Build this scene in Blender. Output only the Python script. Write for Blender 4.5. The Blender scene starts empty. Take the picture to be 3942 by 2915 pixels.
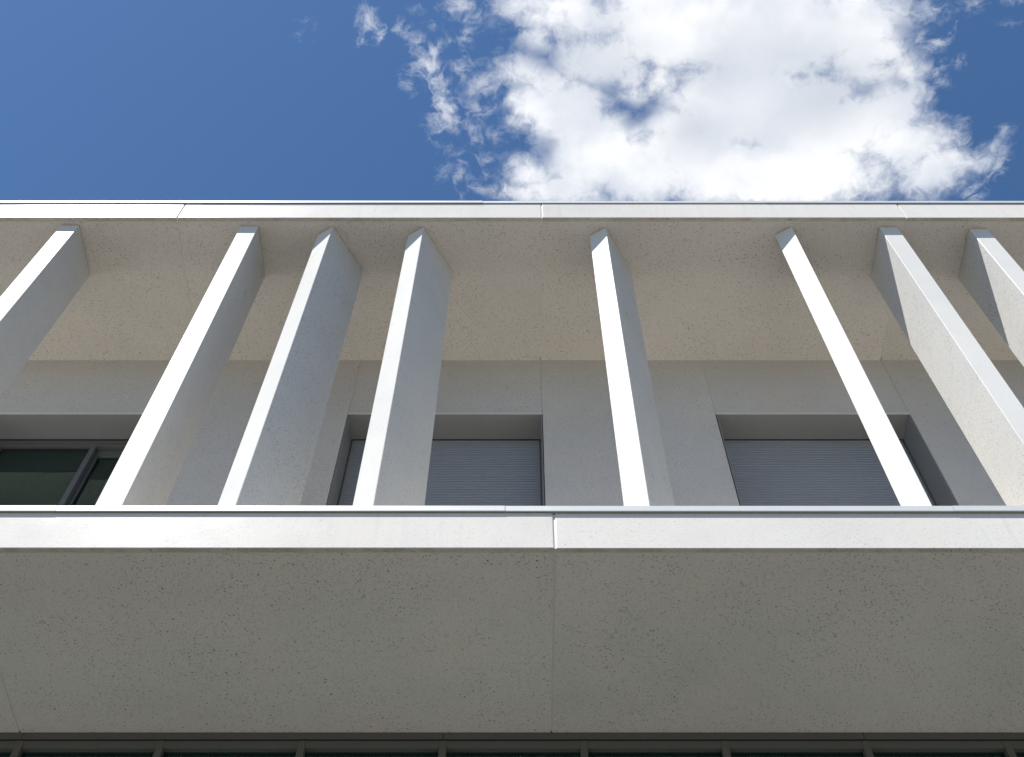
import bpy, bmesh, math, random
from mathutils import Vector, Matrix

# ------------------------------------------------------------------ camera, world, sun, exposure
scene = bpy.context.scene
COL = scene.collection
GROUND_Z = -1.6

cam_d = bpy.data.cameras.new("camera")
cam = bpy.data.objects.new("camera", cam_d)
COL.objects.link(cam)
cam.location = (0.0, -3.0, 0.0)
cam.rotation_euler = (math.radians(90 + 59.256), 0.0, 0.0)
cam_d.sensor_fit = 'HORIZONTAL'
cam_d.sensor_width = 36.0
cam_d.lens = 36.0 * 4462.6 / 3942.0
cam_d.shift_x = -33.3 / 3942.0
cam_d.clip_start = 0.05
cam_d.clip_end = 3000.0
scene.camera = cam

SUN_DIR = Vector((-0.85, -1.0, 2.2)).normalized()        # towards the sun
SUN_ELEV = math.asin(SUN_DIR.z)
SUN_ROT = math.atan2(SUN_DIR.x, SUN_DIR.y)
SKY_STRENGTH = 0.06

sun_d = bpy.data.lights.new("sun", 'SUN')
sun_d.energy = 4.25
sun_d.angle = math.radians(0.53)
sun_d.color = (1.0, 0.98, 0.945)
sun = bpy.data.objects.new("sun", sun_d)
COL.objects.link(sun)
sun.location = SUN_DIR * 30
sun.rotation_euler = SUN_DIR.to_track_quat('Z', 'Y').to_euler()

scene.view_settings.view_transform = 'Standard'
scene.view_settings.look = 'None'
scene.view_settings.exposure = 0.9
scene.view_settings.gamma = 1.0
scene.render.engine = 'CYCLES'
scene.cycles.max_bounces = 10
scene.cycles.diffuse_bounces = 6

# cloud ellipses on the plane of directions (x/z, y/z): centre x, centre y, half width, half height, turn in degrees
CLOUD_BODY = [
    (0.1222, 0.2973, 0.0225, 0.0143, 0), (0.0984, 0.342, 0.0264, 0.0171, 0), (0.0995, 0.3033, 0.0241, 0.0121, 0), (0.029, 0.2943, 0.0299, 0.021, 0), (0.0686, 0.233, 0.08, 0.0286, 0),
    (-0.0036, 0.2274, 0.0213, 0.0156, 0), (0.0139, 0.2588, 0.016, 0.0146, 0), (0.0052, 0.2853, 0.0268, 0.0171, 0), (-0.0216, 0.2927, 0.0165, 0.006, -20), (0.0173, 0.3125, 0.0304, 0.0243, 0),
    (0.0415, 0.3202, 0.0397, 0.0382, 0), (0.0053, 0.3279, 0.0154, 0.0092, 0), (0.0654, 0.3595, 0.0519, 0.044, 0), (0.0116, 0.379, 0.0239, 0.0191, 0), (0.0055, 0.3972, 0.0226, 0.0129, 0),
    (0.043, 0.3922, 0.0483, 0.0242, 0), (0.1047, 0.3757, 0.0477, 0.0398, 0), (0.0701, 0.2749, 0.0502, 0.028, 0), (0.0929, 0.2897, 0.0224, 0.0179, 0), (0.1321, 0.2458, 0.0721, 0.0433, 0),
    (0.2055, 0.253, 0.1016, 0.0479, 0), (0.2774, 0.2458, 0.0606, 0.0361, 0), (0.3189, 0.233, 0.0286, 0.0121, 0), (0.3008, 0.2749, 0.0398, 0.0295, 0), (0.1968, 0.3125, 0.0759, 0.0455, 0),
    (0.259, 0.3279, 0.086, 0.0461, 0), (0.3256, 0.3186, 0.0351, 0.0366, 0), (0.3463, 0.3515, 0.0453, 0.0313, 0), (0.2186, 0.3757, 0.1432, 0.0398, 0), (0.3722, 0.3757, 0.035, 0.0271, 0),
    (0.4018, 0.3684, 0.0222, 0.0087, -10), (0.3338, 0.2868, 0.0179, 0.0223, 0), (0.1543, 0.3468, 0.0545, 0.0389, 0),
]
CLOUD_HOLE = [
    (0.0698, 0.2267, 0.0085, 0.0064, 0), (0.0184, 0.2712, 0.0132, 0.005, 20), (0.1088, 0.3264, 0.0146, 0.0061, -25), (0.0875, 0.3186, 0.0076, 0.0038, 0), (0.0783, 0.2973, 0.006, 0.0038, 0),
    (0.3006, 0.3026, 0.009, 0.0053, 0), (0.3131, 0.2778, 0.0052, 0.0038, 0), (0.3271, 0.2958, 0.0045, 0.0033, 0), (0.0238, 0.3547, 0.0078, 0.0094, 0), (0.331, 0.253, 0.0131, 0.0058, 35),
]
CLOUD_WISP = [
    (-0.1284, 0.2415, 0.006, 0.0072, -20), (-0.1217, 0.2501, 0.0043, 0.0051, 0), (-0.1337, 0.2552, 0.0038, 0.0029, 0), (-0.1071, 0.2494, 0.0075, 0.0038, 25), (-0.0987, 0.2573, 0.0041, 0.0035, 45),
    (-0.0874, 0.2653, 0.011, 0.0064, 30), (-0.0798, 0.2771, 0.0148, 0.013, 0), (-0.0942, 0.2853, 0.0067, 0.0048, -40), (-0.0987, 0.2912, 0.0021, 0.0052, 0), (-0.0694, 0.2973, 0.0114, 0.0158, -10),
    (-0.0647, 0.3125, 0.0137, 0.0121, 0), (-0.0689, 0.3264, 0.0115, 0.0104, 0), (-0.0742, 0.3373, 0.0031, 0.0077, 10), (-0.0583, 0.3264, 0.0058, 0.0084, 0), (-0.0511, 0.2801, 0.0081, 0.0036, -20),
    (-0.0557, 0.2868, 0.006, 0.003, 30), (-0.0541, 0.2288, 0.0107, 0.006, 0), (-0.06, 0.2344, 0.005, 0.0037, 0), (-0.0445, 0.2516, 0.0046, 0.0096, 15), (-0.0569, 0.3831, 0.0042, 0.0061, 0),
    (0.3557, 0.2602, 0.008, 0.0061, -30), (0.3452, 0.2588, 0.0073, 0.0058, 0), (0.3603, 0.2853, 0.0074, 0.0062, 30), (0.3881, 0.3373, 0.0062, 0.008, 20), (0.3936, 0.35, 0.0055, 0.0056, 0),
    (0.4313, 0.3692, 0.0071, 0.0135, 10), (0.4225, 0.3563, 0.0071, 0.0056, 0), (0.4128, 0.3692, 0.0127, 0.0079, 0), (0.4137, 0.3972, 0.0081, 0.0073, 0), (0.3478, 0.233, 0.0093, 0.0064, 0),
    (0.3596, 0.3064, 0.0068, 0.0091, 0),
]
CLOUD_FAINT = [
    (-0.1845, 0.2444, 0.0069, 0.0052, -20), (-0.1819, 0.2559, 0.0032, 0.0023, 0), (-0.037, 0.3171, 0.0168, 0.0084, 15), (-0.025, 0.3217, 0.0084, 0.0043, 0), (-0.0434, 0.3342, 0.0131, 0.0069, 20),
    (-0.0191, 0.342, 0.0101, 0.0085, -30), (-0.036, 0.3452, 0.007, 0.0044, 0), (-0.0661, 0.3563, 0.0071, 0.011, 0), (-0.0691, 0.3774, 0.0073, 0.0105, 0), (-0.0565, 0.3692, 0.0054, 0.0111, 0),
    (-0.0483, 0.3831, 0.0072, 0.0032, 30), (-0.0353, 0.3938, 0.0153, 0.0055, 15), (-0.0518, 0.3972, 0.0029, 0.0073, 15), (-0.0286, 0.3644, 0.015, 0.0054, 0), (-0.0303, 0.3774, 0.0105, 0.0054, 0),
    (-0.0376, 0.2344, 0.0064, 0.0071, 0), (-0.0759, 0.2344, 0.0046, 0.0031, 0), (-0.075, 0.2487, 0.0038, 0.0052, -30), (-0.0859, 0.2316, 0.0031, 0.0023, 0), (-0.0698, 0.2646, 0.005, 0.0066, 0),
    (-0.0593, 0.2602, 0.0088, 0.0044, 0), (0.3631, 0.253, 0.0032, 0.0064, 20), (0.3676, 0.2927, 0.0063, 0.0063, 0), (0.3765, 0.2771, 0.0053, 0.003, 0), (0.4275, 0.3436, 0.009, 0.0099, 0),
    (0.3807, 0.2316, 0.0068, 0.006, 0), (0.4221, 0.2494, 0.0087, 0.0025, 0), (0.4098, 0.226, 0.0091, 0.0024, 0),
]
CLOUD_GREY = [
    (0.2682, 0.3064, 0.0453, 0.0272, -20), (0.1763, 0.2853, 0.0253, 0.0164, 0), (0.1582, 0.3373, 0.0201, 0.0201, 0), (0.3002, 0.3003, 0.0301, 0.0165, 0), (0.181, 0.2719, 0.0118, 0.0059, 0),
    (0.0778, 0.2853, 0.0223, 0.0149, 0), (0.0552, 0.2719, 0.0265, 0.0081, 0), (0.2368, 0.2705, 0.0382, 0.0132, 0),
]
#CLOUDDATA


class Nodes:
    """small helper that adds nodes to a tree and wires them"""
    def __init__(self, tree):
        self.t = tree
        tree.nodes.clear()

    def new(self, kind, **kw):
        n = self.t.nodes.new(kind)
        for k, v in kw.items():
            setattr(n, k, v)
        return n

    def put(self, sock, v):
        if v is None:
            return
        if isinstance(v, bpy.types.NodeSocket):
            self.t.links.new(v, sock)
        else:
            sock.default_value = v

    def math(self, op, a, b=None, c=None, clamp=False):
        n = self.new('ShaderNodeMath', operation=op)
        n.use_clamp = clamp
        self.put(n.inputs[0], a)
        self.put(n.inputs[1], b)
        self.put(n.inputs[2], c)
        return n.outputs[0]

    def vec(self, op, a, b=None, scale=None):
        n = self.new('ShaderNodeVectorMath', operation=op)
        self.put(n.inputs[0], a)
        self.put(n.inputs[1], b)
        if scale is not None:
            self.put(n.inputs['Scale'], scale)
        return n.outputs['Value'] if op in ('LENGTH', 'DOT_PRODUCT', 'DISTANCE') else n.outputs[0]

    def step(self, v, lo, hi, to0=0.0, to1=1.0, kind='SMOOTHSTEP'):
        n = self.new('ShaderNodeMapRange', interpolation_type=kind)
        self.put(n.inputs['Value'], v)
        self.put(n.inputs['From Min'], lo)
        self.put(n.inputs['From Max'], hi)
        self.put(n.inputs['To Min'], to0)
        self.put(n.inputs['To Max'], to1)
        return n.outputs[0]

    def noise(self, vec, scale, detail=2.0, rough=0.5, lac=2.0, distortion=0.0, color=False):
        n = self.new('ShaderNodeTexNoise', noise_dimensions='3D')
        self.put(n.inputs['Vector'], vec)
        n.inputs['Scale'].default_value = scale
        n.inputs['Detail'].default_value = detail
        n.inputs['Roughness'].default_value = rough
        n.inputs['Lacunarity'].default_value = lac
        n.inputs['Distortion'].default_value = distortion
        return n.outputs['Color' if color else 'Fac']

    def mix(self, fac, a, b, blend='MIX'):
        n = self.new('ShaderNodeMix', data_type='RGBA', blend_type=blend)
        self.put(n.inputs[0], fac)
        self.put(n.inputs[6], a)
        self.put(n.inputs[7], b)
        return n.outputs[2]


def build_world():
    w = bpy.data.worlds.new("World")
    scene.world = w
    w.use_nodes = True
    w.cycles.sampling_method = 'MANUAL'
    w.cycles.sample_map_resolution = 512
    N = Nodes(w.node_tree)
    out = N.new('ShaderNodeOutputWorld')
    bg = N.new('ShaderNodeBackground')
    bg.inputs['Strength'].default_value = SKY_STRENGTH
    sky = N.new('ShaderNodeTexSky', sky_type='NISHITA')
    sky.sun_disc = False
    sky.sun_elevation = SUN_ELEV
    sky.sun_rotation = SUN_ROT
    sky.altitude = 0.0
    sky.air_density = 1.0
    sky.dust_density = 0.35
    sky.ozone_density = 3.0
    color = N.mix(1.0, sky.outputs[0], (0.73, 0.985, 1.17, 1), 'MULTIPLY')
    N.put(bg.inputs['Color'], color)
    surface = bg.outputs[0]
    if CLOUD_BODY:
        tc = N.new('ShaderNodeTexCoord')
        sep = N.new('ShaderNodeSeparateXYZ')
        N.put(sep.inputs[0], tc.outputs['Generated'])
        z = N.math('MAXIMUM', sep.outputs[2], 0.05)
        comb = N.new('ShaderNodeCombineXYZ')
        N.put(comb.inputs[0], N.math('DIVIDE', sep.outputs[0], z))
        N.put(comb.inputs[1], N.math('DIVIDE', sep.outputs[1], z))
        p = comb.outputs[0]

        def warp(v, scale, amount, detail):
            c = N.noise(v, scale, detail, 0.55, color=True)
            d = N.vec('SUBTRACT', c, (0.5, 0.5, 0.5))
            d = N.vec('MULTIPLY', d, (amount, amount, 0.0))
            return N.vec('ADD', v, d)
        pw = warp(p, 20.0, 0.022, 3.0)
        pw = warp(pw, 80.0, 0.006, 3.0)

        def field(blobs, start):
            acc = None
            for (cx, cy, rx, ry, rot) in blobs:
                m = N.new('ShaderNodeMapping', vector_type='TEXTURE')
                src = pw
                if acc is not None:
                    # threads the running value through, so that the shader compiler works blob by blob
                    src = N.vec('ADD', pw, N.vec('SCALE', (1e-7, 1e-7, 0.0), scale=acc))
                N.put(m.inputs['Vector'], src)
                m.inputs['Location'].default_value = (cx, cy, 0)
                m.inputs['Rotation'].default_value = (0, 0, math.radians(rot))
                m.inputs['Scale'].default_value = (rx, ry, 1)
                ln = N.vec('LENGTH', m.outputs[0])
                r = min(rx, ry)
                s = N.math('MULTIPLY_ADD', ln, -r, r)
                acc = s if acc is None else N.math('SMOOTH_MAX', acc, s, 0.002)
            return acc
        fbm = N.noise(p, 34.0, 10.0, 0.60, 2.1, 0.3)
        fine = N.noise(pw, 95.0, 9.0, 0.64, 2.1, 0.5)
        n1 = N.math('SUBTRACT', fbm, 0.5)
        n2 = N.math('SUBTRACT', fine, 0.5)
        nn = N.math('ADD', N.math('MULTIPLY', n1, 0.030), N.math('MULTIPLY', n2, 0.034))
        body = field(CLOUD_BODY, 0)
        hole = field(CLOUD_HOLE, 0)
        bf = N.math('ADD', body, N.math('MULTIPLY', nn, 0.75))
        hf = N.math('ADD', hole, N.math('MULTIPLY', nn, 0.8))
        a_body = N.step(bf, -0.010, 0.018)
        a_hole = N.step(hf, -0.008, 0.010)
        a_body = N.math('MULTIPLY', a_body, N.math('MULTIPLY_ADD', a_hole, -0.65, 1.0))
        ridge = N.noise(pw, 42.0, 7.0, 0.60, 2.1, 0.5)
        ridge = N.math('ABSOLUTE', N.math('SUBTRACT', ridge, 0.5))
        ridge = N.math('MULTIPLY_ADD', ridge, -0.075, 0.003)
        wn = N.math('ADD', ridge, N.math('MULTIPLY', nn, 0.50))
        wisp = N.math('ADD', field(CLOUD_WISP, 0), wn)
        faint = N.math('ADD', field(CLOUD_FAINT, 0), wn)
        a_wisp = N.math('MULTIPLY', N.step(wisp, -0.006, 0.019), 0.84)
        a_wisp = N.math('MAXIMUM', a_wisp, N.math('MULTIPLY', N.step(faint, -0.004, 0.018), 0.50))
        alpha = N.math('MAXIMUM', a_body, a_wisp)
        # thin edges are dimmer than the thick middle; grey patches where the cloud is thick above
        soft = N.noise(pw, 12.0, 5.0, 0.5)
        grey = N.step(N.math('ADD', field(CLOUD_GREY, 0), N.math('MULTIPLY', N.math('SUBTRACT', soft, 0.5), 0.05)), -0.03, 0.03)
        c1 = N.mix(N.step(bf, 0.0, 0.05), (CL_EDGE[0], CL_EDGE[1], CL_EDGE[2], 1), (CL_MID[0], CL_MID[1], CL_MID[2], 1))
        c2 = N.mix(N.step(soft, 0.38, 0.66), c1, (CL_HOT[0], CL_HOT[1], CL_HOT[2], 1))
        c3 = N.mix(grey, c2, (CL_GREY[0], CL_GREY[1], CL_GREY[2], 1))
        bg2 = N.new('ShaderNodeBackground')
        bg2.inputs['Strength'].default_value = SKY_STRENGTH
        N.put(bg2.inputs['Color'], N.mix(alpha, color, c3))
        # the cloud only covers one part of the sky: elsewhere the plain sky is used
        q = N.new('ShaderNodeSeparateXYZ')
        N.put(q.inputs[0], p)
        near = N.math('LESS_THAN', N.math('ABSOLUTE', N.math('SUBTRACT', q.outputs[0], 0.16)), 0.40)
        near = N.math('MULTIPLY', near, N.math('LESS_THAN', N.math('ABSOLUTE', N.math('SUBTRACT', q.outputs[1], 0.32)), 0.17))
        near = N.math('MULTIPLY', near, N.math('GREATER_THAN', sep.outputs[2], 0.2))
        ms = N.new('ShaderNodeMixShader')
        N.put(ms.inputs[0], near)
        N.put(ms.inputs[1], bg.outputs[0])
        N.put(ms.inputs[2], bg2.outputs[0])
        surface = ms.outputs[0]
    N.put(out.inputs['Surface'], surface)


_k = 1.0 / SKY_STRENGTH / 2.0 ** 0.9
CL_EDGE = (0.72 * _k, 0.77 * _k, 0.86 * _k)
CL_MID = (0.84 * _k, 0.87 * _k, 0.93 * _k)
CL_HOT = (1.05 * _k, 1.06 * _k, 1.08 * _k)
CL_GREY = (0.66 * _k, 0.71 * _k, 0.79 * _k)
build_world()


# ------------------------------------------------------------------ materials
def material(name):
    m = bpy.data.materials.new(name)
    m.use_nodes = True
    N = Nodes(m.node_tree)
    out = N.new('ShaderNodeOutputMaterial')
    b = N.new('ShaderNodeBsdfPrincipled')
    N.put(out.inputs['Surface'], b.outputs[0])
    return m, N, b, out


def concrete(name, base, rough=0.45, stain=False, speck=1.0, spec=0.15, sun_fade=True):
    m, N, b, out = material(name)
    tc = N.new('ShaderNodeTexCoord')
    info = N.new('ShaderNodeObjectInfo')
    off = N.vec('SCALE', (37.0, 19.0, 53.0), scale=info.outputs['Random'])
    P = N.vec('ADD', tc.outputs['Object'], off)
    # cloudy tone of cast concrete
    big = N.noise(P, 1.3, 4.0, 0.55)
    mid = N.noise(P, 7.0, 4.0, 0.6)
    fine = N.noise(P, 240.0, 3.0, 0.7)
    tone = N.math('ADD', N.math('MULTIPLY', N.math('SUBTRACT', big, 0.5), 0.26),
                  N.math('MULTIPLY', N.math('SUBTRACT', mid, 0.5), 0.09))
    tone = N.math('ADD', tone, N.math('MULTIPLY', N.math('SUBTRACT', fine, 0.5), 0.10))
    tone = N.math('ADD', tone, 1.0)
    c = N.mix(1.0, (base[0], base[1], base[2], 1), tone, 'MULTIPLY')
    # warm patches
    warmth = N.step(N.noise(P, 2.6, 3.0, 0.5), 0.45, 0.75)
    c = N.mix(N.math('MULTIPLY', warmth, 0.35), c, (base[0] * 1.0, base[1] * 0.965, base[2] * 0.90, 1))
    wob = N.vec('ADD', P, N.vec('SCALE', N.noise(P, 120.0, 2.0, color=True), scale=0.006))

    geo = N.new('ShaderNodeNewGeometry')
    gn = N.new('ShaderNodeSeparateXYZ')
    N.put(gn.inputs[0], geo.outputs['Normal'])
    # specks painted fainter on outward faces, where strong sun washes them out
    front = N.math('GREATER_THAN', N.math('MULTIPLY', gn.outputs[1], -1.0), 0.5)
    show = N.math('MULTIPLY_ADD', front, -0.72 if sun_fade else 0.0, 1.0)

    show = N.math('MULTIPLY', show, N.step(N.noise(P, 3.2, 4.0, 0.6), 0.30, 0.72, 0.62, 1.2))

    def specks(scale, size, keep, dark, amount):
        nonlocal c
        v = N.new('ShaderNodeTexVoronoi', feature='F1', voronoi_dimensions='3D')
        N.put(v.inputs['Vector'], wob)
        v.inputs['Scale'].default_value = scale
        sp = N.new('ShaderNodeSeparateColor')
        N.put(sp.inputs[0], v.outputs['Color'])
        here = N.math('LESS_THAN', sp.outputs[0], keep)
        rad = N.math('MULTIPLY_ADD', sp.outputs[1], size, size * 0.45)
        near = N.step(N.math('SUBTRACT', rad, v.outputs['Distance']), -0.02, 0.10)
        near = N.math('MULTIPLY', near, show)
        mask = N.math('MULTIPLY', N.math('MULTIPLY', here, near), N.math('MULTIPLY_ADD', sp.outputs[2], 0.5 * amount * speck, 0.5 * amount * speck))
        tint = N.mix(sp.outputs[1], (dark[0], dark[1], dark[2], 1), (dark[0] * 0.75, dark[1] * 0.82, dark[2] * 0.95, 1))
        c = N.mix(mask, c, tint)
    specks(95.0, 0.32, 0.50, (0.20, 0.19, 0.17), 0.62)
    specks(210.0, 0.36, 0.60, (0.25, 0.235, 0.21), 0.60)
    specks(54.0, 0.21, 0.20, (0.11, 0.10, 0.095), 0.78)
    specks(66.0, 0.20, 0.10, (0.28, 0.19, 0.10), 0.7)
    specks(24.0, 0.10, 0.12, (0.10, 0.09, 0.08), 0.8)
    if stain:
        sx = N.new('ShaderNodeSeparateXYZ')
        N.put(sx.inputs[0], tc.outputs['Object'])
        down = N.math('LESS_THAN', gn.outputs[2], -0.5)
        # drip dirt on the underside strip outside the groove
        lip = N.math('MULTIPLY', down, N.step(sx.outputs[1], 0.030, 0.020))
        blot = N.step(N.noise(P, 9.0, 5.0, 0.7), 0.35, 0.65)
        lip = N.math('MULTIPLY', lip, N.math('MULTIPLY_ADD', blot, 0.30, 0.22))
        c = N.mix(lip, c, (0.22, 0.185, 0.14, 1))
        # faint rain streaks on the front
        mp = N.new('ShaderNodeMapping')
        N.put(mp.inputs['Vector'], P)
        mp.inputs['Scale'].default_value = (26.0, 1.0, 1.6)
        mp.inputs['Rotation'].default_value = (0, math.radians(8), 0)
        st = N.step(N.noise(mp.outputs[0], 1.0, 4.0, 0.6), 0.50, 0.78)
        st = N.math('MULTIPLY', N.math('MULTIPLY', st, front), N.step(N.noise(P, 0.8, 2.0), 0.36, 0.60))
        c = N.mix(N.math('MULTIPLY', st, 0.30), c, (0.40, 0.41, 0.42, 1))
    N.put(b.inputs['Base Color'], c)
    N.put(b.inputs['Roughness'], N.math('MULTIPLY_ADD', mid, 0.10, rough - 0.05))
    b.inputs['Specular IOR Level'].default_value = spec
    bump = N.new('ShaderNodeBump')
    bump.inputs['Strength'].default_value = 0.10
    bump.inputs['Distance'].default_value = 0.003
    N.put(bump.inputs['Height'], N.math('ADD', N.noise(P, 55.0, 4.0, 0.6), N.math('MULTIPLY', N.noise(P, 6.0, 2.0), 0.8)))
    N.put(b.inputs['Normal'], bump.outputs[0])
    return m


def painted_metal(name, base, rough=0.4, metallic=0.0, streak=0.05):
    m, N, b, out = material(name)
    tc = N.new('ShaderNodeTexCoord')
    n = N.noise(tc.outputs['Object'], 3.0, 5.0, 0.6)
    mp = N.new('ShaderNodeMapping')
    N.put(mp.inputs['Vector'], tc.outputs['Object'])
    mp.inputs['Scale'].default_value = (60.0, 2.0, 2.0)
    s = N.noise(mp.outputs[0], 1.0, 3.0, 0.6)
    tone = N.math('ADD', N.math('MULTIPLY_ADD', n, 0.10, 0.95), N.math('MULTIPLY', N.math('SUBTRACT', s, 0.5), streak * 2))
    N.put(b.inputs['Base Color'], N.mix(1.0, (base[0], base[1], base[2], 1), tone, 'MULTIPLY'))
    N.put(b.inputs['Roughness'], N.math('MULTIPLY_ADD', n, 0.15, rough - 0.07))
    b.inputs['Metallic'].default_value = metallic
    return m


def glass(name, tint, gain):
    m, N, b, out = material(name)
    N.t.nodes.remove(b)
    fr = N.new('ShaderNodeFresnel')
    fr.inputs['IOR'].default_value = 1.5
    fac = N.math('MULTIPLY', fr.outputs[0], gain, clamp=True)
    tr = N.new('ShaderNodeBsdfTransparent')
    tr.inputs['Color'].default_value = (tint[0], tint[1], tint[2], 1)
    gl = N.new('ShaderNodeBsdfGlossy')
    gl.inputs['Roughness'].default_value = 0.015
    gl.inputs['Color'].default_value = (0.62, 0.92, 0.90, 1)
    tc = N.new('ShaderNodeTexCoord')
    bump = N.new('ShaderNodeBump')
    bump.inputs['Strength'].default_value = 0.02
    bump.inputs['Distance'].default_value = 0.01
    N.put(bump.inputs['Height'], N.noise(tc.outputs['Object'], 2.0, 1.0))
    N.put(gl.inputs['Normal'], bump.outputs[0])
    mx = N.new('ShaderNodeMixShader')
    N.put(mx.inputs[0], fac)
    N.put(mx.inputs[1], tr.outputs[0])
    N.put(mx.inputs[2], gl.outputs[0])
    N.put(out.inputs['Surface'], mx.outputs[0])
    return m


def paving(name):
    m, N, b, out = material(name)
    tc = N.new('ShaderNodeTexCoord')
    P = tc.outputs['Object']
    n = N.noise(P, 0.35, 5.0, 0.6)
    f = N.noise(P, 60.0, 4.0, 0.7)
    c = N.mix(n, (0.168, 0.153, 0.130, 1), (0.215, 0.196, 0.168, 1))
    c = N.mix(N.math('MULTIPLY', f, 0.5), c, (0.09, 0.085, 0.08, 1))
    br = N.new('ShaderNodeTexBrick')
    N.put(br.inputs['Vector'], P)
    br.inputs['Scale'].default_value = 1.0
    br.inputs['Brick Width'].default_value = 0.6
    br.inputs['Row Height'].default_value = 0.4
    br.inputs['Mortar Size'].default_value = 0.006
    c = N.mix(br.outputs['Fac'], c, (0.08, 0.078, 0.072, 1))
    N.put(b.inputs['Base Color'], c)
    b.inputs['Roughness'].default_value = 0.8
    return m


def plain(name, base, rough=0.7):
    m, N, b, out = material(name)
    tc = N.new('ShaderNodeTexCoord')
    n = N.noise(tc.outputs['Object'], 4.0, 4.0, 0.6)
    N.put(b.inputs['Base Color'], N.mix(1.0, (base[0], base[1], base[2], 1), N.math('MULTIPLY_ADD', n, 0.2, 0.9), 'MULTIPLY'))
    b.inputs['Roughness'].default_value = rough
    return m


M = {}
M['slab'] = concrete('white_precast_concrete_edge', (0.62, 0.587, 0.542), 0.25, stain=True, spec=0.042)
M['fin'] = concrete('white_precast_concrete', (0.605, 0.59, 0.56), 0.29, speck=0.8, spec=0.016)
M['wall'] = concrete('white_precast_concrete_wall', (0.60, 0.567, 0.53), 0.5, speck=0.75, sun_fade=False)
M['seal'] = plain('pale_joint_sealant', (0.62, 0.60, 0.55), 0.6)
M['wall_seal'] = plain('grey_joint_sealant', (0.50, 0.475, 0.435), 0.6)
M['coping'] = painted_metal('white_coated_aluminium', (0.50, 0.505, 0.495), 0.42, 0.0, 0.06)
M['lining'] = painted_metal('grey_coated_lining', (0.235, 0.24, 0.245), 0.45)
M['trim'] = painted_metal('trim_with_bounce_light', (0.66, 0.63, 0.57), 0.5)  # lip painted paler to stand in for light off the sunlit floor
M['shutter'] = painted_metal('grey_shutter_slats', (0.255, 0.275, 0.305), 0.38)
M['frame'] = painted_metal('grey_window_frame', (0.115, 0.116, 0.118), 0.4)
M['dark'] = painted_metal('dark_grey_frame', (0.095, 0.093, 0.086), 0.42)
M['gasket'] = plain('black_gasket_and_shade', (0.012, 0.012, 0.014), 0.5)
M['glass'] = glass('green_tinted_glass', (0.34, 0.52, 0.48), 2.2)
M['floor'] = plain('white_roof_membrane', (0.82, 0.77, 0.68), 0.7)
M['grout'] = plain('dark_grout', (0.16, 0.145, 0.12), 0.9)
M['room'] = plain('room_plaster', (0.45, 0.44, 0.42), 0.8)
M['ground'] = paving('beige_paving')


# ------------------------------------------------------------------ mesh helpers
def box(bm, x0, x1, y0, y1, z0, z1, bevel=0.0, seg=1):
    r = bmesh.ops.create_cube(bm, size=1.0)
    vs = r['verts']
    for v in vs:
        v.co = Vector(((x0 + x1) / 2 + v.co.x * (x1 - x0), (y0 + y1) / 2 + v.co.y * (y1 - y0), (z0 + z1) / 2 + v.co.z * (z1 - z0)))
    if bevel > 0:
        es = list({e for v in vs for e in v.link_edges})
        bmesh.ops.bevel(bm, geom=es, offset=bevel, segments=seg, affect='EDGES', profile=0.5)
    return vs


def profile_x(bm, pts, x0, x1):
    """extrude a closed (y, z) outline along x"""
    a = [bm.verts.new((x0, y, z)) for y, z in pts]
    b = [bm.verts.new((x1, y, z)) for y, z in pts]
    n = len(pts)
    fs = [bm.faces.new(a), bm.faces.new(list(reversed(b)))]
    for i in range(n):
        j = (i + 1) % n
        fs.append(bm.faces.new((a[j], a[i], b[i], b[j])))
    bmesh.ops.recalc_face_normals(bm, faces=fs)
    return a, b


def world_loc(o):
    v = Vector(o.location)
    while o.parent:
        o = o.parent
        v = v + Vector(o.location)
    return v


def link(name, bm, mat, parent, origin, label=None, rotz=0.0):
    """one mesh object; bm is in world coordinates, origin is the world point that becomes the object's origin"""
    me = bpy.data.meshes.new(name)
    bmesh.ops.translate(bm, verts=bm.verts, vec=-Vector(origin))
    bm.to_mesh(me)
    bm.free()
    me.materials.append(mat)
    o = bpy.data.objects.new(name, me)
    COL.objects.link(o)
    o.parent = parent
    o.location = Vector(origin) - (world_loc(parent) if parent else Vector((0, 0, 0)))
    o.rotation_euler.z = rotz
    if label:
        o['label'] = label
    return o


def part_box(name, mat, parent, x0, x1, y0, y1, z0, z1, bevel=0.0, label=None):
    bm = bmesh.new()
    box(bm, x0, x1, y0, y1, z0, z1, bevel)
    return link(name, bm, mat, parent, ((x0 + x1) / 2, y0, z0), label)


# ------------------------------------------------------------------ measured layout (metres, camera height = 0)
Z1, Z2 = 3.697, 7.1227                 # undersides of the two projecting slabs
YW1, YW2 = 1.0668, 1.0863              # glazing line below, wall line above
Z1T, Z2T = 3.929, 7.362                # tops of the two concrete fascias
FLOOR = 3.86
HEAD = 6.4097
MOD = 2.4105
JOINT = [0.140 + MOD * k for k in range(-3, 4)]
WIN = [(-3.542, -2.2695), (-1.1316, 0.142), (1.2786, 2.5517), (3.689, 4.962)]
XL, XR = JOINT[0], JOINT[-1]
BACK = 8.0

# ------------------------------------------------------------------ ground
bm = bmesh.new()
bmesh.ops.create_grid(bm, x_segments=8, y_segments=8, size=400.0)
ground = link('ground', bm, M['ground'], None, (0, 0, 0))
ground.location = (0, 0, GROUND_Z)
ground['kind'] = 'structure'

# ------------------------------------------------------------------ the building
building = bpy.data.objects.new('building', None)
COL.objects.link(building)
building.location = (0, 0, GROUND_Z)
building['label'] = 'white precast concrete building with two projecting slabs and vertical fins between them'
building['category'] = 'building'

rnd = random.Random(4)


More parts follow.
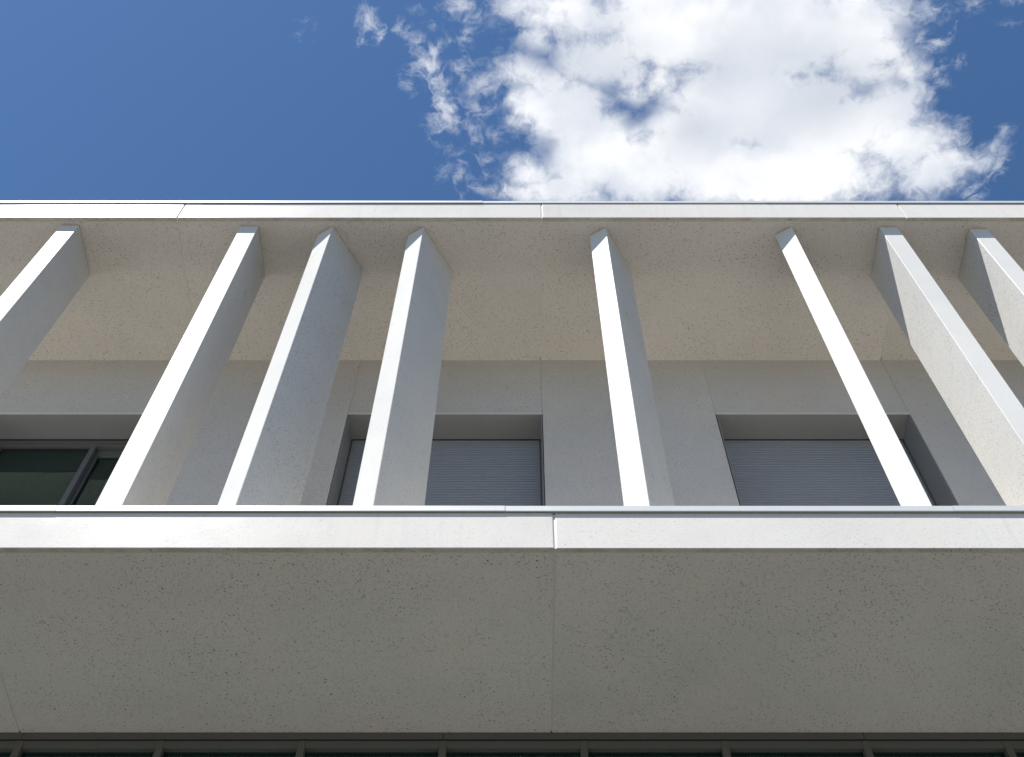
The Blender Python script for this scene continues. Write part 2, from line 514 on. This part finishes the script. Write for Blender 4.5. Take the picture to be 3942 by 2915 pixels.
def slab_panel(name, x0, x1, zb, zt, ztop, dy):
    """L shaped precast element: fascia, drip groove in the underside, chamfered ends"""
    bm = bmesh.new()
    c = 0.003
    pts = [(0 + dy, zb + c), (c + dy, zb), (0.0215, zb), (0.0230, zb + 0.004), (0.0275, zb + 0.004), (0.0290, zb),
           (1.36, zb), (1.36, ztop), (0.045, ztop), (0.045, zt), (dy, zt)]
    profile_x(bm, pts, x0, x1)
    bm.edges.ensure_lookup_table()
    es = [e for e in bm.edges if all(abs(v.co.y - dy) < 1e-5 for v in e.verts)
          and abs(e.verts[0].co.x - e.verts[1].co.x) < 1e-6]
    bmesh.ops.bevel(bm, geom=es, offset=0.005, segments=2, affect='EDGES', profile=0.5)
    return link(name, bm, M['slab'], building, ((x0 + x1) / 2, 0, zb))


G = 0.004
for i in range(len(JOINT) - 1):
    x0, x1 = JOINT[i] + G, JOINT[i + 1] - G
    slab_panel('roof_slab_panel', x0 - 0.0012, x1 + 0.0012, Z2, Z2T, Z2T - 0.02, [0, .0, .001, 0, .001, 0][i])
    slab_panel('balcony_slab_panel', x0, x1, Z1, Z1T, FLOOR, [0, 0, 0.0, 0.0022, 0.001, 0][i])
for x in JOINT[1:-1]:
    for zb, zt in ((Z2, Z2T), (Z1, Z1T)):
        part_box('joint_seal', M['seal'], building, x - G - 0.0005, x + G + 0.0005, 0.006, 1.06, zb + 0.0025, zt - 0.005)

# metal copings in lengths, each a touch out of line with the next
for (name, first, zt, zc, over) in (('balcony_coping', -0.066, 3.9665, 3.9295, 0.0128), ('roof_coping', -0.257, 7.3960, 7.3622, 0.0080)):
    step = 1.903
    for k in range(-4, 5):
        x0 = max(first + step * (k - 1), XL)
        x1 = min(first + step * k, XR)
        if x1 - x0 < 0.1:
            continue
        d = {-1: 0.0016, 0: 0.0004, 1: -0.0008, 2: 0.0002}.get(k, 0.0)
        if name == 'roof_coping':
            d = {-1: 0.0012, 0: 0.0020, 1: -0.0006, 2: 0.0004}.get(k, 0.0)
        o_ = over + d
        bm = bmesh.new()
        pts = [(-o_, zc), (-o_ + 0.0035, zc - 0.0025), (-o_ + 0.0045, zc + 0.004), (-0.001, zc + 0.006), (0.05, zc + 0.006), (0.05, zc - 0.02), (0.056, zc - 0.02),
               (0.056, zt - 0.004), (-o_ + 0.004, zt), (-o_ + 0.001, zt - 0.002)]
        profile_x(bm, pts, x0 + 0.0012, x1 - 0.0012)
        link(name, bm, M['coping'], building, ((x0 + x1) / 2, 0, zc))

part_box('balcony_floor', M['floor'], building, XL + 0.01, XR - 0.01, 0.058, YW2 - 0.001, FLOOR + 0.0005, FLOOR + 0.012)

# ---- fins: one mesh, copied
FIN_W, FIN_D = 0.121, 0.370
bm = bmesh.new()
box(bm, -FIN_W, 0.0, 0.0, FIN_D, FLOOR - 0.005, Z2 - 0.006, 0.0025, 1)
fin0 = link('fin', bm, M['fin'], None, (0, 0, FLOOR - 0.005))
bm = bmesh.new()
box(bm, -FIN_W + 0.006, -0.006, 0.006, FIN_D - 0.006, Z2 - 0.0065, Z2 + 0.01)
pad0 = link('grout_pad', bm, M['grout'], None, (0, 0, Z2 - 0.0065))
fins = [(-2.922, 0.052, 0), (-1.736, 0.058, 0), (-1.244, 0.0604, 1), (-0.6437, 0.0634, 1),
        (0.564, 0.0673, 1), (1.7953, 0.0618, 1), (2.497, 0.0645, 0), (3.094, 0.0755, 0),
        (-4.15, 0.055, 0), (4.30, 0.07, 1), (4.90, 0.07, 0)]
for i, (x, y, turned) in enumerate(fins):
    o = fin0 if i == 0 else fin0.copy()
    if i:
        COL.objects.link(o)
    o.parent = building
    o.location = Vector((x, y, FLOOR - 0.005)) - building.location
    o.rotation_euler.z = math.radians(-29.3) if turned else 0.0
    pad = pad0 if i == 0 else pad0.copy()
    if i:
        COL.objects.link(pad)
    pad.parent = o
    pad.location = (0, 0, Z2 - 0.0065 - (FLOOR - 0.005))
    if turned:
        o['label'] = 'white concrete fin turned at an angle to the facade'

# ---- upper wall panels
SILL = 4.75
W_T = 0.27
wp = 0.0022
solid = [(XL, WIN[0][0])] + [(WIN[i][1], WIN[i + 1][0]) for i in range(3)] + [(WIN[3][1], XR)]
for x0, x1 in solid:
    part_box('wall_panel', M['wall'], building, x0 + wp, x1 - wp, YW2, YW2 + W_T, FLOOR - 0.005, Z2 + 0.01, 0.002)
for x0, x1 in WIN:
    part_box('wall_panel', M['wall'], building, x0 + wp, x1 - wp, YW2 + 0.001, YW2 + W_T, HEAD + 0.007, Z2 + 0.01, 0.002)
    part_box('wall_panel', M['wall'], building, x0 + wp, x1 - wp, YW2 + 0.001, YW2 + W_T, FLOOR - 0.005, SILL, 0.002)
    for x in (x0, x1):
        part_box('wall_joint_seal', M['wall_seal'], building, x - wp - 0.0005, x + wp + 0.0005, YW2 + 0.0015, YW2 + W_T - 0.01, HEAD + 0.008, Z2 - 0.001)

# ---- upper windows
for i, (x0, x1) in enumerate(WIN):
    bm = bmesh.new()
    t = 0.005
    yb = 1.2816
    box(bm, x0 + 0.0035, x1 - 0.0035, YW2 - 0.002, yb, HEAD, HEAD + t)
    box(bm, x0 + 0.0035, x0 + 0.0035 + t, YW2 - 0.002, yb + 0.05, SILL + 0.02, HEAD - 0.0005)
    box(bm, x1 - 0.0035 - t, x1 - 0.0035, YW2 - 0.002, yb + 0.05, SILL + 0.02, HEAD - 0.0005)
    box(bm, x0 + 0.0035, x1 - 0.0035, YW2 - 0.03, yb + 0.05, SILL + 0.001, SILL + 0.019)
    lab = ('window with raised shutter, grey frame and two dark glass leaves' if i == 0
           else 'window closed by a grey slatted roller shutter')
    win = link('window', bm, M['lining'], building, ((x0 + x1) / 2, YW2, SILL), lab)
    part_box('head_trim', M['trim'], win, x0 + 0.001, x1 - 0.001, YW2 - 0.006, YW2 - 0.0025, HEAD - 0.004, HEAD + 0.0145)
    # black strip painting in the shade of the slot above the shutter
    part_box('slot_shade_strip', M['gasket'], win, x0 + 0.009, x1 - 0.009, yb - 0.001, yb + 0.05, HEAD + 0.0053, HEAD + 0.0066)
    xa, xb = x0 + 0.009, x1 - 0.009
    if i:
        bm = bmesh.new()
        pitch = 0.0273
        ys = yb + 0.006
        z = HEAD + 0.002
        rows = []
        while z > SILL + 0.03:
            for k, (dy, dz) in enumerate(((0.0055, 0.0), (0.0052, -0.0030), (0.0008, -0.0046), (0.0, -0.009), (-0.0002, -0.0145), (0.0, -0.020), (0.0012, -0.0248), (0.0055, -0.0266))):
                rows.append((ys + dy, z + dz))
            z -= pitch
        a = [bm.verts.new((xa, y, zz)) for y, zz in rows]
        b = [bm.verts.new((xb, y, zz)) for y, zz in rows]
        for r in range(len(rows) - 1):
            f = bm.faces.new((a[r], a[r + 1], b[r + 1], b[r]))
            f.smooth = True
        # back of the curtain gives it thickness
        c_ = [bm.verts.new((xa, ys + 0.009, rows[0][1])), bm.verts.new((xa, ys + 0.009, rows[-1][1])),
              bm.verts.new((xb, ys + 0.009, rows[-1][1])), bm.verts.new((xb, ys + 0.009, rows[0][1]))]
        bm.faces.new((c_[3], c_[2], c_[1], c_[0]))
        bm.faces.new((a[0], b[0], c_[3], c_[0]))
        bm.faces.new((b[-1], a[-1], c_[1], c_[2]))
        link('roller_shutter', bm, M['shutter'], win, ((xa + xb) / 2, ys, SILL + 0.03))
        for xx in (xa, xb - 0.010):
            part_box('guide_rail', M['dark'], win, xx, xx + 0.010, yb + 0.001, yb + 0.0065, SILL + 0.02, HEAD - 0.001)
    else:
        bm = bmesh.new()
        yf = yb + 0.004
        box(bm, xa, xb, yf, yf + 0.10, 6.372, HEAD - 0.006, 0.002)
        box(bm, xa, xb, yf + 0.006, yf + 0.10, 6.3475, 6.3715, 0.002)
        box(bm, xa, xa + 0.105, yf + 0.002, yf + 0.10, SILL + 0.09, 6.347, 0.002)
        box(bm, xb - 0.105, xb, yf + 0.002, yf + 0.10, SILL + 0.09, 6.347, 0.002)
        box(bm, xa, xb, yf, yf + 0.10, SILL + 0.02, SILL + 0.089, 0.002)
        link('window_frame', bm, M['frame'], win, ((xa + xb) / 2, yf, SILL))
        xm = -2.833
        part_box('mullion', M['frame'], win, xm, xm + 0.037, yf + 0.004, yf + 0.075, SILL + 0.09, 6.347, 0.002)
        bm = bmesh.new()
        x2, x3 = xm + 0.041, xb - 0.106
        box(bm, x2, x3, yf + 0.045, yf + 0.085, 6.285, 6.346, 0.002)
        box(bm, x2, x2 + 0.012, yf + 0.045, yf + 0.085, SILL + 0.15, 6.2845, 0.002)
        box(bm, x3 - 0.05, x3, yf + 0.045, yf + 0.085, SILL + 0.15, 6.2845, 0.002)
        box(bm, x2, x3, yf + 0.045, yf + 0.085, SILL + 0.09, SILL + 0.1495, 0.002)
        link('sash', bm, M['frame'], win, ((x2 + x3) / 2, yf + 0.045, SILL + 0.09))
        part_box('gasket', M['gasket'], win, xa + 0.106, xm - 0.001, yf + 0.030, yf + 0.040, 6.322, 6.3465)
        part_box('gasket', M['gasket'], win, xm - 0.012, xm - 0.001, yf + 0.030, yf + 0.040, SILL + 0.09, 6.3215)
        part_box('pane', M['glass'], win, xa + 0.106, xm - 0.0125, yf + 0.030, yf + 0.036, SILL + 0.09, 6.3215)
        part_box('pane', M['glass'], win, x2 + 0.0125, x3 - 0.051, yf + 0.062, yf + 0.068, SILL + 0.15, 6.2845)

# ---- ground floor glazing
cw_y = YW1
bm = bmesh.new()
box(bm, XL, XR, cw_y + 0.004, cw_y + 0.09, 3.611, 3.652, 0.001)
box(bm, XL, XR, cw_y + 0.004, cw_y + 0.09, GROUND_Z, GROUND_Z + 0.06, 0.001)
curtain = link('glazed_front', bm, M['dark'], building, (0, cw_y, GROUND_Z))
part_box('shadow_gap', M['gasket'], curtain, XL, XR, cw_y + 0.03, cw_y + 0.08, 3.6522, 3.70)
mx0, mstep, mw = -2.2655, 0.6331, 0.0335
edges = []
k0 = int((XL - mx0) / mstep)
for k in range(k0, 12):
    x = mx0 + k * mstep
    if x + mw > XR:
        break
    part_box('mullion', M['dark'], curtain, x, x + mw, cw_y, cw_y + 0.085, GROUND_Z + 0.001, 3.6505, 0.0015)
    edges.append(x)
for a, b in zip(edges[:-1], edges[1:]):
    part_box('pane', M['glass'], curtain, a + mw - 0.002, b + 0.002, cw_y + 0.032, cw_y + 0.040, GROUND_Z + 0.05, 3.6115)
tx = [e + mw / 2 for e in edges if round((e - mx0) / mstep) % 3 == 0]
tx = [XL] + tx + [XR]
for a, b in zip(tx[:-1], tx[1:]):
    if b - a > 0.05:
        part_box('head_trim', M['dark'], curtain, a + 0.001, b - 0.001, cw_y - 0.001, cw_y + 0.03, 3.6610, 3.702, 0.001)

# ---- body of the building behind the facade
part_box('floor_slab', M['room'], building, XL, XR, 1.355, BACK, 3.60, FLOOR - 0.003)
part_box('roof', M['room'], building, XL, XR, 1.355, BACK, Z2 - 0.05, Z2T - 0.03)
part_box('back_wall', M['wall'], building, XL, XR, BACK + 0.001, BACK + 0.25, GROUND_Z, Z2T - 0.03)
part_box('side_wall', M['wall'], building, XL - 0.25, XL - 0.001, 1.0, BACK + 0.25, GROUND_Z, Z2T - 0.03)
part_box('side_wall', M['wall'], building, XR + 0.001, XR + 0.25, 1.0, BACK + 0.25, GROUND_Z, Z2T - 0.03)
